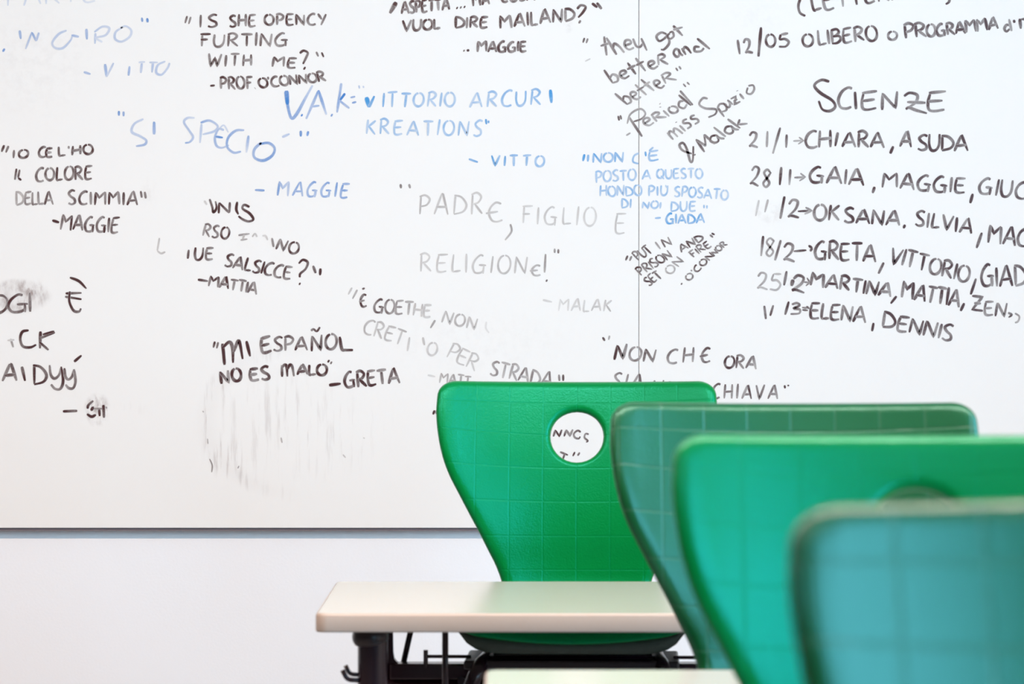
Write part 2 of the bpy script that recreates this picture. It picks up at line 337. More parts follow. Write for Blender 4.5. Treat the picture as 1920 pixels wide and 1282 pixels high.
# ---- a single-stroke hand: glyph = (width, [strokes]); 'l' straight, 'c' smooth
def O_(x0, x1, y0, y1, st=100, n=12, sweep=350):
    return [((x0 + x1) / 2 + (x1 - x0) / 2 * math.cos(math.radians(st + sweep * k / n)),
             (y0 + y1) / 2 + (y1 - y0) / 2 * math.sin(math.radians(st + sweep * k / n))) for k in range(n + 1)]
L, Q = 'l', 'c'
G = {
 'A': (.78, [(L, [(0, 0), (.36, 1)]), (L, [(.36, 1), (.42, .96), (.76, 0)]), (L, [(.10, .33), (.68, .36)])]),
 'B': (.62, [(L, [(.04, 1), (.06, 0)]), (Q, [(0, .95), (.35, 1), (.5, .8), (.38, .6), (.1, .52)]), (Q, [(.1, .52), (.5, .48), (.58, .22), (.35, .02), (.02, .02)])]),
 'C': (.66, [(Q, [(.62, .95), (.42, 1), (.15, .8), (.02, .42), (.14, .08), (.4, 0), (.64, .08)])]),
 'D': (.72, [(L, [(.06, .98), (.06, .02)]), (Q, [(0, .97), (.4, .88), (.7, .5), (.55, .15), (.05, .0)])]),
 'E': (.62, [(Q, [(.08, .92), (.03, .5), (.07, .1), (.25, 0), (.58, .07)]), (L, [(.03, .95), (.58, 1)]), (L, [(.04, .5), (.5, .54)])]),
 '€': (.70, [(Q, [(.64, .93), (.42, 1), (.2, .75), (.13, .42), (.25, .08), (.45, 0), (.68, .08)]), (L, [(0, .45), (.5, .52)])]),
 'F': (.60, [(L, [(.1, .98), (.1, 0)]), (L, [(0, .97), (.6, 1)]), (L, [(.02, .52), (.46, .55)])]),
 'G': (.78, [(Q, [(.58, .95), (.4, 1), (.14, .75), (.02, .4), (.14, .06), (.38, .0), (.6, .1), (.66, .42)]), (L, [(.36, .45), (.76, .43)]), (L, [(.64, .44), (.64, -.05)])]),
 'H': (.68, [(L, [(.05, 1), (.02, 0)]), (L, [(.6, 1), (.62, 0)]), (L, [(0, .48), (.68, .52)])]),
 'I': (.12, [(L, [(.06, 1), (.05, 0)])]),
 'J': (.4, [(Q, [(.3, 1), (.36, .3), (.2, 0), (0, .2)])]),
 'K': (.62, [(L, [(.06, 1), (.04, 0)]), (L, [(.56, .98), (.08, .5)]), (L, [(.16, .55), (.62, 0)])]),
 'L': (.52, [(Q, [(.05, 1), (.03, .3), (.08, .04), (.2, .02)]), (L, [(.14, .02), (.52, .06)])]),
 'M': (.86, [(L, [(.06, 1), (.02, 0)]), (L, [(.05, .98), (.34, .55), (.74, 1)]), (L, [(.74, 1), (.8, 0)])]),
 'N': (.70, [(L, [(.02, 0), (.06, 1)]), (L, [(.06, .98), (.58, .03), (.66, 1)])]),
 'O': (.74, [(Q, O_(0.02, .72, 0, 1))]),
 'P': (.60, [(L, [(.08, .98), (.08, 0)]), (Q, [(0, .93), (.3, 1.02), (.56, .82), (.42, .52), (.1, .42)])]),
 'Q': (.78, [(Q, O_(0.02, .70, .05, 1)), (L, [(.42, .3), (.76, -.05)])]),
 'R': (.66, [(L, [(.08, .97), (.06, 0)]), (Q, [(0, .93), (.3, 1.02), (.54, .82), (.4, .56), (.1, .47)]), (L, [(.2, .48), (.64, 0)])]),
 'S': (.58, [(Q, [(.54, .93), (.32, 1.0), (.08, .8), (.2, .57), (.46, .38), (.5, .12), (.25, 0), (.02, .1)])]),
 'T': (.66, [(L, [(.33, .98), (.33, 0)]), (L, [(0, .98), (.66, 1)])]),
 'U': (.66, [(Q, [(.04, 1), (.03, .4), (.16, .03), (.42, .03), (.6, .35), (.62, 1)])]),
 'V': (.66, [(L, [(0, 1), (.3, 0), (.66, 1)])]),
 'W': (.98, [(L, [(0, 1), (.2, 0), (.48, .7), (.7, 0), (.96, 1)])]),
 'Y': (.64, [(L, [(0, 1), (.3, .5)]), (L, [(.64, 1), (.22, 0)])]),
 'Z': (.74, [(Q, [(.05, .8), (.22, 1), (.45, .9), (.4, .5), (.1, .1)]), (Q, [(.1, .1), (.2, .2), (.4, .08), (.74, -.06)]), (L, [(.15, .48), (.7, .5)])]),
 'z': (.6, [(L, [(.02, .98), (.56, .96), (.02, .05), (.6, .02)]), (L, [(.12, .5), (.5, .52)])]),
 '0': (.56, [(Q, O_(.02, .54, 0, 1))]),
 '1': (.16, [(L, [(.08, 1), (.08, 0)])]),
 '2': (.62, [(Q, [(.03, .75), (.2, 1), (.46, .9), (.4, .5), (.05, .05)]), (Q, [(.05, .05), (.22, .12), (.62, 0)])]),
 '3': (.5, [(Q, [(.05, .9), (.3, 1), (.44, .78), (.15, .55), (.45, .42), (.42, .08), (.0, .05)])]),
 '5': (.58, [(L, [(.56, 1), (.14, .96)]), (Q, [(.14, .96), (.08, .6), (.35, .6), (.56, .35), (.38, .03), (.0, .05)])]),
 '8': (.52, [(Q, [(.44, .85), (.22, 1), (.05, .8), (.22, .55), (.46, .25), (.28, 0), (.08, .2), (.3, .55), (.48, .88)])]),
 'm': (1.05, [(L, [(.08, 0), (.05, 1)]), (Q, [(.05, .75), (.25, 1), (.42, .85), (.48, 0)]), (Q, [(.48, .6), (.66, .98), (.85, .8), (.98, 0)])]),
 # lower case, heights relative to the ascender
 'a': (.52, [(Q, [(.44, .5), (.25, .58), (.04, .35), (.1, .06), (.3, .08), (.44, .45)]), (Q, [(.44, .55), (.44, .2), (.56, .0)])]),
 'b': (.5, [(L, [(.05, 1), (.08, 0)]), (Q, [(.07, .35), (.3, .55), (.46, .35), (.35, .05), (.08, .02)])]),
 'd': (.52, [(Q, [(.4, .5), (.2, .56), (.03, .3), (.15, .04), (.4, .2)]), (L, [(.42, 1), (.5, 0)])]),
 'e': (.46, [(Q, [(.05, .28), (.36, .36), (.34, .55), (.14, .55), (.03, .28), (.16, .02), (.44, .08)])]),
 'g': (.5, [(Q, [(.4, .5), (.2, .58), (.04, .35), (.18, .12), (.4, .3)]), (Q, [(.42, .55), (.46, .0), (.36, -.4), (.1, -.35)])]),
 'h': (.5, [(L, [(.05, 1), (.05, 0)]), (Q, [(.06, .35), (.25, .58), (.4, .4), (.46, 0)])]),
 'i': (.14, [(L, [(.06, .52), (.08, 0)]), (L, [(.06, .78), (.07, .83)])]),
 'k': (.46, [(L, [(.05, 1), (.06, 0)]), (L, [(.4, .55), (.08, .25)]), (L, [(.14, .3), (.46, 0)])]),
 'l': (.14, [(L, [(.05, 1), (.08, 0)])]),
 'n': (.46, [(L, [(.04, .55), (.05, 0)]), (Q, [(.06, .35), (.24, .56), (.38, .4), (.44, 0)])]),
 'w': (.72, [(L, [(.04, 0), (.06, .58)]), (Q, [(.06, .4), (.2, .58), (.32, .4), (.34, 0)]), (Q, [(.34, .38), (.5, .58), (.62, .4), (.68, 0)])]),
 'o': (.46, [(Q, O_(.03, .43, .0, .55))]),
 'p': (.5, [(L, [(.05, .55), (.1, -.4)]), (Q, [(.06, .4), (.3, .56), (.46, .35), (.35, .05), (.1, .02)])]),
 'r': (.52, [(L, [(.06, .6), (.04, 0)]), (Q, [(.02, .58), (.28, .66), (.42, .5), (.1, .3)]), (L, [(.16, .3), (.54, 0)])]),
 's': (.42, [(Q, [(.4, .55), (.2, .6), (.1, .45), (.32, .25), (.28, .03), (.02, .02)])]),
 't': (.44, [(L, [(.2, 1), (.24, 0)]), (L, [(0, .55), (.46, .62)])]),
 'u': (.5, [(Q, [(.04, .55), (.06, .1), (.2, .02), (.38, .2), (.42, .55)]), (L, [(.42, .55), (.5, 0)])]),
 'y': (.52, [(Q, [(.02, .55), (.06, .15), (.22, .08), (.42, .25)]), (L, [(.42, .55), (.50, -.12)])]),
 'ÿ': (.62, [(Q, [(.02, 1), (.08, .55), (.24, .38), (.42, .55), (.5, .9)]), (Q, [(.5, .95), (.6, .3), (.5, -.08), (.28, -.1), (.1, .1)])]),
 '&': (.6, [(Q, [(.5, .0), (.1, .55), (.02, .85), (.16, 1), (.3, .8), (.22, .3), (.3, -.1), (.44, .0), (.5, .5)])]),
 "'": (.14, [(L, [(.08, 1.05), (.06, .75)])]),
 '.': (.14, [(L, [(.05, .02), (.08, .05)])]),
 ' ': (.3, []),
 '(': (.3, [(Q, [(.3, 1.1), (.02, .6), (.02, .1), (.25, -.3)])]),
 '=': (.4, [(L, [(0, .62), (.4, .64)]), (L, [(.02, .34), (.4, .36)])]),
 '>': (.5, [(L, [(0, .4), (.48, .42)]), (L, [(.26, .85), (.5, .42), (.24, .02)])]),
}

class Note:
    """one written quote on the board: ribbons of ink on the enamel, 0.3 mm proud"""
    def __init__(s, col): s.bm = bmesh.new(); s.col = col; s.lay = s.bm.verts.layers.float.new('ink'); s.n = 0
    def ribbon(s, pts, w, d0, d1=None):
        if d1 is None: d1 = d0
        P = [Vector((p[0], p[1])) for p in pts]
        if len(P) < 2: return
        s.n += 1
        yy = BY - 0.00025 - 0.00001 * (s.n % 20)
        n = len(P); prev = None
        for i, p in enumerate(P):
            d = P[min(i + 1, n - 1)] - P[max(i - 1, 0)]
            if d.length < 1e-6: d = Vector((1, 0))
            d.normalize(); q = Vector((-d.y, d.x))
            t = i / (n - 1)
            ww = w * (0.80 + 0.34 * math.sin(PI * min(1, t * 1.15)) ** .5 * .6 + 0.09 * math.sin(i * .45 + s.n)) / 2 * 1.62
            dens = (d0 * (1 - t) + d1 * t) * (0.92 + 0.13 * math.sin(i * .33 + s.n * 2.1))
            if i in (0, n - 1): ww *= 0.72
            row = []
            for o, k in ((-1, .35), (-.66, 1), (.66, 1), (1, .35)):
                c = p + q * (ww * o)
                v = s.bm.verts.new((bx2(c.x), yy, bz2(c.y))); v[s.lay] = max(0, min(1, dens * k))
                row.append(v)
            if prev:
                for a in range(3): s.bm.faces.new((prev[a], prev[a + 1], row[a + 1], row[a]))
            prev = row
    def line(s, x0, y0, x1, y1, w=3.4, d=.95, d1=None):
        k = max(2, int(math.hypot(x1 - x0, y1 - y0) / 3) + 1)
        s.ribbon([(x0 + (x1 - x0) * i / k, y0 + (y1 - y0) * i / k) for i in range(k + 1)], w, d, d1); return s
    def curve(s, pts, w=3.4, d=.95, d1=None):
        s.ribbon([(v.x, v.y) for v in smooth_path([(a, b, 0) for a, b in pts], 5)], w, d, d1); return s
    def dot(s, x, y, r=3.6, d=.95): return s.line(x - r * .35, y - r * .2, x + r * .35, y + r * .2, r, d)
    def quote(s, x0, y0, x1, y1, w=2.8, d=.9, lean=0):
        """two ticks inside the box"""
        dx = (x1 - x0)
        a = x0; b = x0 + dx * .62
        s.line(a + lean, y0, a, y0 + (y1 - y0) * .9, w, d); s.line(b + lean, y0 + (y1 - y0) * .1, b, y1, w, d); return s
    def word(s, txt, x0, y0, x1, y1, h, w=3.3, d=.92, d1=None, slant=.06, gap=.17):
        if d1 is None: d1 = d
        adv = []; t = 0
        for ch in txt:
            adv.append(t); t += G[ch][0] + gap
        t -= gap
        vx, vy = (x1 - x0), (y1 - y0); ln = math.hypot(vx, vy); ux, uy = vx / ln, vy / ln
        nx, ny = uy, -ux                                    # up on the picture
        sc = ln / t
        rnd = random.Random(txt + str(int(x0)))
        for ch, a in zip(txt, adv):
            jy = rnd.uniform(-.035, .035) * h; hs = h * rnd.uniform(.93, 1.06); sl = slant + rnd.uniform(-.05, .05)
            rot = rnd.uniform(-.06, .06)
            for kind, pts in G[ch][1]:
                q = []
                for px, py in pts:
                    px2 = px + rnd.uniform(-.012, .012); py2 = py + rnd.uniform(-.015, .015)
                    if kind == Q: px2, py2 = px, py
                    lx = (a + px2) * sc + py2 * hs * sl; ly = py2 * hs + jy + rot * px2 * sc
                    q.append((x0 + ux * lx + nx * ly, y0 + uy * lx + ny * ly))
                f = (a + .3) / t
                dd = (d + (d1 - d) * f) * rnd.uniform(.85, 1.06)
                if kind == Q: s.curve(q, w, dd, dd * rnd.uniform(.75, 1))
                else:
                    r = []
                    for (ax, ay), (bx, by) in zip(q, q[1:]):
                        k = max(2, int(math.hypot(bx - ax, by - ay) / 4))
                        r += [(ax + (bx - ax) * i / k, ay + (by - ay) * i / k) for i in range(k)]
                    r.append(q[-1]); s.ribbon(r, w, dd, dd * rnd.uniform(.7, 1))
        return s
    def done(s, label):
        s.bm.transform(inv)
        me = bpy.data.meshes.new('handwriting'); s.bm.to_mesh(me); s.bm.free(); me.materials.append(INK[s.col])
        o = bpy.data.objects.new('handwriting', me); C.objects.link(o); o.parent = wb; o['label'] = label; o['kind'] = 'stuff'

n = Note('B'); n.word('PARTE', 12, 12, 180, 2, 40, 3, .25, .18)
n.line(37, 57, 39, 73, 3.2, .65).curve([(48, 92), (60, 60)], 2.8, .3, .5).line(60, 61, 68, 77, 3.2, .6).line(68, 77, 73, 61, 3, .5)
n.curve([(125, 57), (110, 64), (98, 80), (104, 90), (118, 90), (132, 76), (136, 66)], 3, .35).line(134, 66, 148, 69, 3, .5)
n.line(162, 54, 163, 74, 3.4, .6).line(179, 62, 178, 82, 3, .35).curve([(177, 60), (192, 50), (205, 53), (198, 66), (180, 71), (192, 79)], 3, .4, .2)
n.curve([(230, 51), (217, 60), (216, 73), (228, 78), (243, 69), (246, 57), (236, 49), (226, 52)], 3, .38, .28)
n.line(266, 33, 267, 41, 3, .7).line(276, 34, 277, 42, 3.2, .8).dot(7, 94, 5, .9)
n.line(157, 135, 170, 139, 3, .45).curve([(197, 120), (200, 144)], 4, .55).line(200, 144, 213, 118, 2.6, .35)
n.line(243, 124, 241, 142, 3, .5).line(266, 118, 264, 137, 3, .4).line(260, 117, 272, 116, 2.4, .3).line(287, 117, 285, 136, 3, .4).line(280, 117, 296, 117, 2.4, .35)
n.curve([(310, 115), (296, 122), (293, 136), (303, 140), (314, 128), (318, 118)], 3, .4)
n.done('faded pale blue writing in the top left corner of the board')
n = Note('K'); n.quote(347, 30, 358, 45, 2.6, .8, 4).word('IS', 374, 51, 408, 50, 23, gap=.35).word('SHE', 430, 50, 480, 50, 22, slant=.02).word('OPENCY', 496, 47, 612, 47, 20, slant=-.05)
n.word('FURTING', 375, 87, 540, 86, 24, 3.2).word('WITH', 390, 124, 472, 124, 22, gap=.3).word('ME', 510, 125, 555, 127, 20)
n.curve([(562, 100), (569, 95), (577, 99), (574, 108), (568, 120)], 3.2, .9).dot(571, 128, 4.5).quote(597, 97, 613, 107, 2.8, .85, -4)
n.line(394, 161, 403, 160, 3).word('PROF.', 413, 167, 480, 166, 22, gap=.12, slant=-.05).word("O'CONNOR", 487, 165, 612, 152, 18, gap=.06, slant=-.1)
n.done('black quote of four lines above the blue initials')
n = Note('K'); n.line(743, 4, 731, 25, 5.5, .95).line(739, 10, 735, 20, 5, .95).word('ASPETTA', 753, 26, 843, 18, 22, 3.6, gap=.06)
for k in range(3): n.dot(857 + 7 * k, 15 - k, 3.6)
n.word('MA', 887, 12, 918, 8, 22, 3.6).word('COSA', 940, 4, 1003, 0, 22, 3.6)
n.word('VUOL', 755, 58, 826, 54, 20, 3.6, gap=.1).word('DIRE', 853, 53, 915, 52, 20, 3.6, gap=.12).word('MAILAND', 938, 53, 1078, 39, 25, 3.6, gap=.14)
n.curve([(1082, 17), (1089, 10), (1098, 13), (1093, 23), (1084, 33)], 3.4).dot(1087, 41, 5).line(1110, 6, 1120, 14, 4).line(1119, 5, 1128, 17, 4, .9)
n.dot(870, 95, 3.4).line(875, 95, 880, 94, 3.4).word('MAGGIE', 895, 98, 988, 96, 19, 3.6, gap=.1)
n.done('bold black quote of three lines at the top of the board')
n = Note('B'); n.curve([(537, 170), (539, 195), (546, 221), (556, 214), (572, 185), (586, 160)], 4, 1, .35).line(537, 170, 539, 196, 6, 1).dot(566, 216, 4, .9)
n.line(597, 170, 574, 223, 3.4, .75, .4).line(597, 169, 612, 215, 3.6, .95, .3).line(583, 200, 599, 198, 2.6, .5).dot(622, 216, 4, .7)
n.line(640, 156, 632, 211, 3.4, .6).line(647, 175, 636, 190, 3.4, .95).line(636, 188, 655, 203, 3, .6).line(657, 183, 666, 181, 2.6, .7).line(660, 193, 668, 191, 2.6, .7)
n.line(673, 160, 674, 166, 2, .4).line(681, 161, 682, 165, 2, .4).done('large blue initials with dots under the black four line quote')
n = Note('S'); n.line(687, 182, 692, 201, 5.5, 1).line(692, 201, 702, 180, 3.6, .9).word('ITTORIO', 717, 200, 853, 200, 27, 3, .75, .5, .08, .22).word('ARCUR', 881, 202, 1014, 196, 28, 3, .55, .75, .1, .25).line(1032, 168, 1034, 193, 4.2, 1)
n.word('KREATIONS', 686, 251, 903, 255, 28, 2.9, .6, .6, .05, .28).line(911, 223, 912, 233, 2.6, .8).line(916, 226, 916, 231, 2.6, .8)
n.line(879, 298, 896, 304, 3, .8).word('VITTO', 921, 311, 1020, 311, 20, 3, .8, .65, .05, .35).done('blue line of two rows in the middle of the board with a short signature below')
n = Note('B'); n.quote(223, 208, 237, 218, 2.8, .75).curve([(269, 223), (252, 232), (247, 247), (262, 255), (274, 263), (271, 271), (255, 274)], 3.3, .3, .55).line(289, 228, 289, 252, 4, .65)
n.curve([(365, 221), (352, 221), (345, 229), (355, 245), (362, 257), (356, 266), (347, 268)], 3, .3, .6).line(378, 232, 375, 268, 3, .35).curve([(376, 230), (393, 226), (408, 236), (402, 246), (380, 252)], 3, .65, .3)
n.curve([(420, 244), (410, 242), (403, 258), (406, 273), (416, 277), (429, 272)], 3, .5).line(404, 256, 418, 258, 3, .8).curve([(412, 240), (420, 235), (428, 248)], 2.2, .3)
n.curve([(458, 244), (442, 245), (428, 258), (426, 275), (438, 286), (452, 284)], 3.2, .6).line(466, 254, 462, 286, 3.4, .6, .2)
n.curve([(490, 267), (477, 280), (477, 295), (493, 301), (510, 292), (515, 278), (504, 268), (486, 270)], 3.6, .6, .75)
n.line(529, 257, 543, 251, 3, .45).line(564, 245, 564, 256, 3.4, .75).line(578, 246, 576, 255, 3.4, .75)
n.line(478, 356, 496, 357, 3, .75).word('MAGGIE', 520, 366, 652, 371, 26, 2.9, .65, .75, .12, .28)
n.done('large blue exclamation left of the middle of the board')
n = Note('K'); n.quote(3, 272, 16, 286, 3, .9, 5).word('IO', 24, 296, 53, 296, 16, gap=.3).word('CE', 72, 294, 99, 294, 18, gap=0).word("L'HO", 110, 293, 175, 288, 17)
n.line(31, 316, 28, 337, 3, .9).line(37, 318, 34, 333, 3).line(34, 333, 40, 338, 3).word('COLORE', 67, 340, 173, 335, 24, gap=.12)
n.word('DELLA', 30, 384, 100, 383, 25, 3, .5, .95, 0, .06).word('SCIMMIA', 128, 383, 258, 385, 25, 3.3, .95, .9, 0, .2).quote(266, 358, 278, 372, 3, .85, -2)
n.line(98, 413, 111, 417, 3.4).word('MAGGIE', 113, 430, 222, 437, 28, 3.3, .98, .9, .05, .12).done('black quote of four lines at the left edge of the board')
n = Note('K'); n.word('OGI', -22, 589, 60, 584, 34, 3.8, gap=.0).curve([(131, 520), (148, 527), (162, 541)], 3.4)
n.line(123, 550, 153, 549, 3.2).line(122, 556, 153, 561, 3.2).curve([(131, 546), (130, 565), (138, 582), (148, 584), (152, 578)], 3.4)
n.line(20, 635, 25, 651, 3, .6).line(14, 638, 27, 637, 2.6, .3).curve([(54, 619), (42, 622), (38, 635), (43, 649), (57, 651), (68, 646)], 3.6)
n.line(76, 621, 75, 653, 4).line(75, 634, 103, 623, 3.2).line(102, 621, 80, 627, 3.2).line(74, 641, 91, 656, 3.4)
n.word('A', 5, 715, 32, 714, 34, 4).line(41, 687, 47, 714, 4).word('D', 62, 721, 88, 721, 36, 3.8, .95, .95, 0).word('ÿ', 91, 723, 119, 723, 38, 3.6).word('ÿ', 119, 724, 142, 724, 36, 3.6).line(139, 678, 153, 666, 3.6)
n.line(118, 771, 145, 770, 3.8).curve([(175, 751), (166, 759), (164, 766)], 3.4).curve([(163, 776), (172, 781), (180, 777)], 3.6).dot(173, 766, 7).line(176, 766, 192, 766, 2.6, .7).line(186, 767, 187, 780, 3.4, .9).line(194, 759, 195, 783, 4, .98).line(199, 762, 200, 766, 2.6, .7)
n.done('partly wiped black words at the lower left edge of the board')
n = Note('K'); n.curve([(383, 376), (388, 384)], 2.6, .25).curve([(393, 373), (398, 388), (400, 398), (406, 390), (404, 377)], 3.2).line(410, 400, 411, 380, 3.2).line(411, 380, 430, 399, 3.2).line(430, 399, 431, 379, 3.2).curve([(445, 378), (443, 392), (447, 402)], 3.4)
n.curve([(468, 388), (458, 384), (455, 391), (468, 400), (475, 411), (466, 415), (455, 411), (447, 405)], 3.4).word('RSO', 379, 441, 428, 449, 23, 3, .8, .95).line(447, 441, 468, 438, 2.6, .6).line(458, 440, 455, 449, 2.6, .45).line(451, 450, 464, 448, 2.4, .45)
n.curve([(473, 444), (478, 438), (482, 444)], 2.4, .35).curve([(492, 442), (498, 442), (502, 450)], 2.4, .25).line(510, 446, 513, 463, 3, .6).word('NO', 517, 466, 557, 477, 21, 3.2)
n.line(299, 446, 295, 470, 2.6, .35).curve([(295, 470), (302, 475), (310, 472)], 2.6, .35).line(354, 468, 352, 485, 3.2, .8).word('UE', 364, 487, 400, 487, 23, 3.3).word('SALSICCE', 420, 499, 545, 524, 24, 3.3, .95, .9, .04, .1)
n.curve([(560, 494), (568, 487), (577, 492), (573, 504), (563, 513), (562, 520)], 3.3).dot(562, 532, 4).line(587, 498, 592, 512, 3.4).line(601, 503, 600, 516, 3.4)
n.line(371, 524, 390, 527, 3.4).word('MATTIA', 391, 536, 481, 552, 21, 3.4, .98, .85, .02, .05).done('black question with half wiped first lines left of the middle')
n = Note('K'); n.line(751, 345, 752, 353, 3, .7).line(767, 345, 769, 353, 3, .7).word('PADR', 785, 401, 905, 402, 38, 2.7, .42, .36, .02, .25).word('€', 911, 415, 943, 413, 38, 2.8, .42)
n.curve([(957, 420), (959, 434), (947, 450)], 2.8, .6, .35).word('FIGLIO', 978, 418, 1117, 424, 34, 2.6, .36, .30, .02, .3).word('E', 1152, 437, 1172, 438, 38, 2.5, .35)
n.word('RELIGION', 787, 508, 988, 514, 34, 2.6, .30, .45, .02, .26).word('€', 993, 516, 1014, 516, 20, 2.8, .5).line(1023, 476, 1021, 511, 2.8, .55).dot(1025, 526, 4, .8).quote(1040, 466, 1051, 475, 2.6, .7)
n.line(1018, 562, 1035, 566, 2.6, .25).word('MALAK', 1047, 583, 1145, 584, 22, 2.5, .18, .42, .1, .2).done('large faint grey brown quote in the middle of the board')
n = Note('K'); n.line(660, 539, 653, 552, 2.4, .3).line(670, 543, 661, 560, 2.6, .55).line(679, 542, 684, 540, 3, .85).word('€', 673, 575, 688, 574, 22, 3.2, .9).word('GOETHE', 700, 584, 808, 595, 25, 3, .98, .3, .02, .06)
n.line(816, 600, 807, 615, 2.8, .5).word('NON', 828, 605, 892, 618, 22, 2.8, .45, .40, .05, .18).curve([(912, 603), (911, 615), (917, 624)], 2.6, .12)
n.word('CRET', 680, 622, 754, 648, 29, 2.7, .42, .45, 0, .1).line(768, 632, 764, 658, 2.6, .3).line(793, 632, 796, 647, 2.6, .4).word('O', 799, 664, 818, 666, 25, 2.7, .32).word('PER', 836, 668, 891, 695, 30, 2.6, .38, .34, 0, .05)
n.word('STRADA', 918, 702, 1032, 728, 28, 3, .62, .72, 0, .08).line(1048, 702, 1049, 714, 2.8, .8).line(1056, 702, 1056, 714, 2.8, .8).line(802, 703, 816, 706, 2.4, .2).word('MATT', 824, 717, 882, 724, 19, 2.6, .5, .65, 0, .08)
n.done('partly erased slanting grey quote above the first chair')
n = Note('K'); n.quote(400, 640, 410, 653, 2.8, .9, 3).curve([(421, 684), (419, 660), (417, 644)], 4.6).curve([(417, 652), (430, 641), (436, 652), (437, 680)], 4.4).curve([(438, 660), (446, 640), (450, 645), (455, 673)], 4.4).line(462, 639, 469, 668, 4)
n.word('E', 490, 663, 511, 660, 28, 4.2).word('SPA', 512, 657, 577, 657, 27, 3.4, .9, .95, .03, .1).word('NO', 584, 658, 632, 654, 27, 3.6, .95).curve([(637, 631), (641, 654), (648, 656), (662, 656)], 4)
n.curve([(583, 620), (588, 617), (594, 621), (600, 613)], 3, .85).word('NO', 415, 720, 454, 713, 23, 4.2, .98).word('ES', 469, 713, 507, 710, 24, 4, .95, .9, 0, .1).word('m', 527, 707, 553, 706, 22, 3.8).word('ALO', 557, 703, 613, 703, 20, 3.8, .98, .98, 0, .04)
n.dot(616, 677, 4.5).dot(621, 680, 4).line(617, 722, 639, 719, 4.2).word('GRETA', 647, 728, 750, 717, 28, 3.8, .98, .92, 0, .08)
n.curve([(393, 860), (398, 872), (397, 885)], 1.8, .6).line(448, 873, 446, 878, 1.8, .6).line(389, 822, 390, 832, 1.6, .5).line(527, 820, 529, 830, 1.8, .4).line(643, 852, 648, 858, 1.8, .3).line(380, 770, 382, 773, 1.8, .5)
n.line(681, 820, 684, 822, 2, .2).done('bold black quote above the big smeared patch')
n = Note('K'); n.line(815, 769, 812, 777, 3).line(820, 768, 818, 776, 3).done('black quotation mark left of the first chair')
n = Note('K'); n.quote(1093, 71, 1103, 81, 2.4, .85, 3).word('t', 1128, 106, 1146, 103, 36, 3.5, .8).word('h', 1154, 102, 1172, 98, 34, 3.5, .85, slant=-.3).word('ey', 1173, 94, 1212, 90, 34, 3.2, .8, slant=-.2, gap=.05)
n.curve([(1250, 64), (1240, 61), (1231, 68), (1236, 77), (1246, 72), (1252, 64)], 3.3, .8).curve([(1251, 63), (1255, 80), (1246, 92), (1239, 93)], 3.2, .8).curve([(1256, 62), (1251, 68), (1256, 73), (1263, 68), (1261, 60), (1255, 61)], 3, .8)
n.line(1262, 48, 1280, 67, 3.4, .85).line(1262, 56, 1280, 51, 3, .7).word('bette', 1146, 156, 1236, 125, 28, 3.3, .8, .9, -.25, .06).word('r', 1234, 122, 1252, 121, 30, 3.2, .8, slant=-.1)
n.word('an', 1266, 109, 1297, 101, 26, 3.4, .85, slant=-.2).curve([(1312, 88), (1303, 88), (1303, 96), (1314, 96), (1320, 90)], 3.4, .8).line(1307, 72, 1331, 92, 3.4, .85)
n.word('bette', 1174, 197, 1248, 160, 29, 3, .85, .7, -.35, .05).word('r', 1247, 157, 1268, 149, 30, 3, .75, slant=-.2).line(1267, 127, 1271, 133, 2.4, .8).line(1273, 124, 1277, 130, 2.4, .8)
n.line(1159, 217, 1161, 226, 2.6, .8).line(1163, 216, 1165, 224, 2.6, .8).line(1179, 219, 1204, 256, 3.4, .75).curve([(1176, 232), (1182, 214), (1200, 204), (1210, 212), (1204, 222), (1188, 228)], 2.6, .5, .75)
n.word('eriod', 1212, 238, 1296, 197, 27, 3, .65, .75, -.3, .08).line(1275, 170, 1299, 197, 3, .75).line(1237, 194, 1238, 195, 3, .7).line(1281, 157, 1286, 163, 2.4, .7).line(1288, 154, 1293, 159, 2.4, .7)
n.word('wiss', 1261, 262, 1314, 226, 29, 3, .7, .85, -.15, .08).curve([(1327, 185), (1318, 184), (1311, 195), (1322, 203), (1342, 205), (1341, 214), (1328, 220)], 3, .6, .8).line(1345, 201, 1358, 219, 3, .8)
n.curve([(1345, 203), (1350, 195), (1360, 196), (1362, 206), (1352, 210)], 3, .75).word('u', 1364, 204, 1375, 197, 24, 3, .85, slant=-.15).word('z', 1377, 197, 1388, 190, 14, 3, .85, slant=0).word('i', 1393, 187, 1397, 185, 24, 3, .85, slant=-.2).curve([(1403, 161), (1412, 160), (1414, 168), (1408, 176), (1400, 174), (1402, 164)], 2.8, .7)
n.curve([(1297, 288), (1280, 282), (1274, 272), (1281, 268), (1288, 280), (1294, 302), (1299, 300), (1300, 274)], 3.2, .8).dot(1303, 290, 3).line(1305, 261, 1321, 285, 3.3, .8).curve([(1306, 262), (1318, 270), (1323, 272), (1320, 252)], 3, .75).line(1320, 252, 1340, 270, 3.2, .85)
n.word('alak', 1338, 270, 1402, 232, 27, 3.1, .85, .8, -.4, .06).line(1097, 115, 1107, 110, 2, .3).line(1174, 254, 1182, 249, 2.4, .5).done('slanting black note of five lines beside the board seam')
n = Note('S'); n.line(1096, 289, 1093, 302, 3, .9).line(1103, 290, 1102, 303, 3, .85).word('NON', 1112, 305, 1170, 303, 18, 2.8, .85, .7, 0, .1).curve([(1198, 287), (1189, 292), (1187, 303), (1197, 307)], 2.5, .6).line(1210, 284, 1211, 293, 2.6, .8).word('E', 1216, 302, 1236, 300, 18, 2.7, .65).line(1217, 283, 1225, 276, 2.3, .6)
n.word('POSTO', 1117, 342, 1193, 338, 20, 2.6, .6, .6, 0, .1).word('A', 1204, 337, 1220, 336, 17, 2.6, .6).word('QUESTO', 1231, 335, 1318, 334, 18, 2.6, .6, .55, 0, .12)
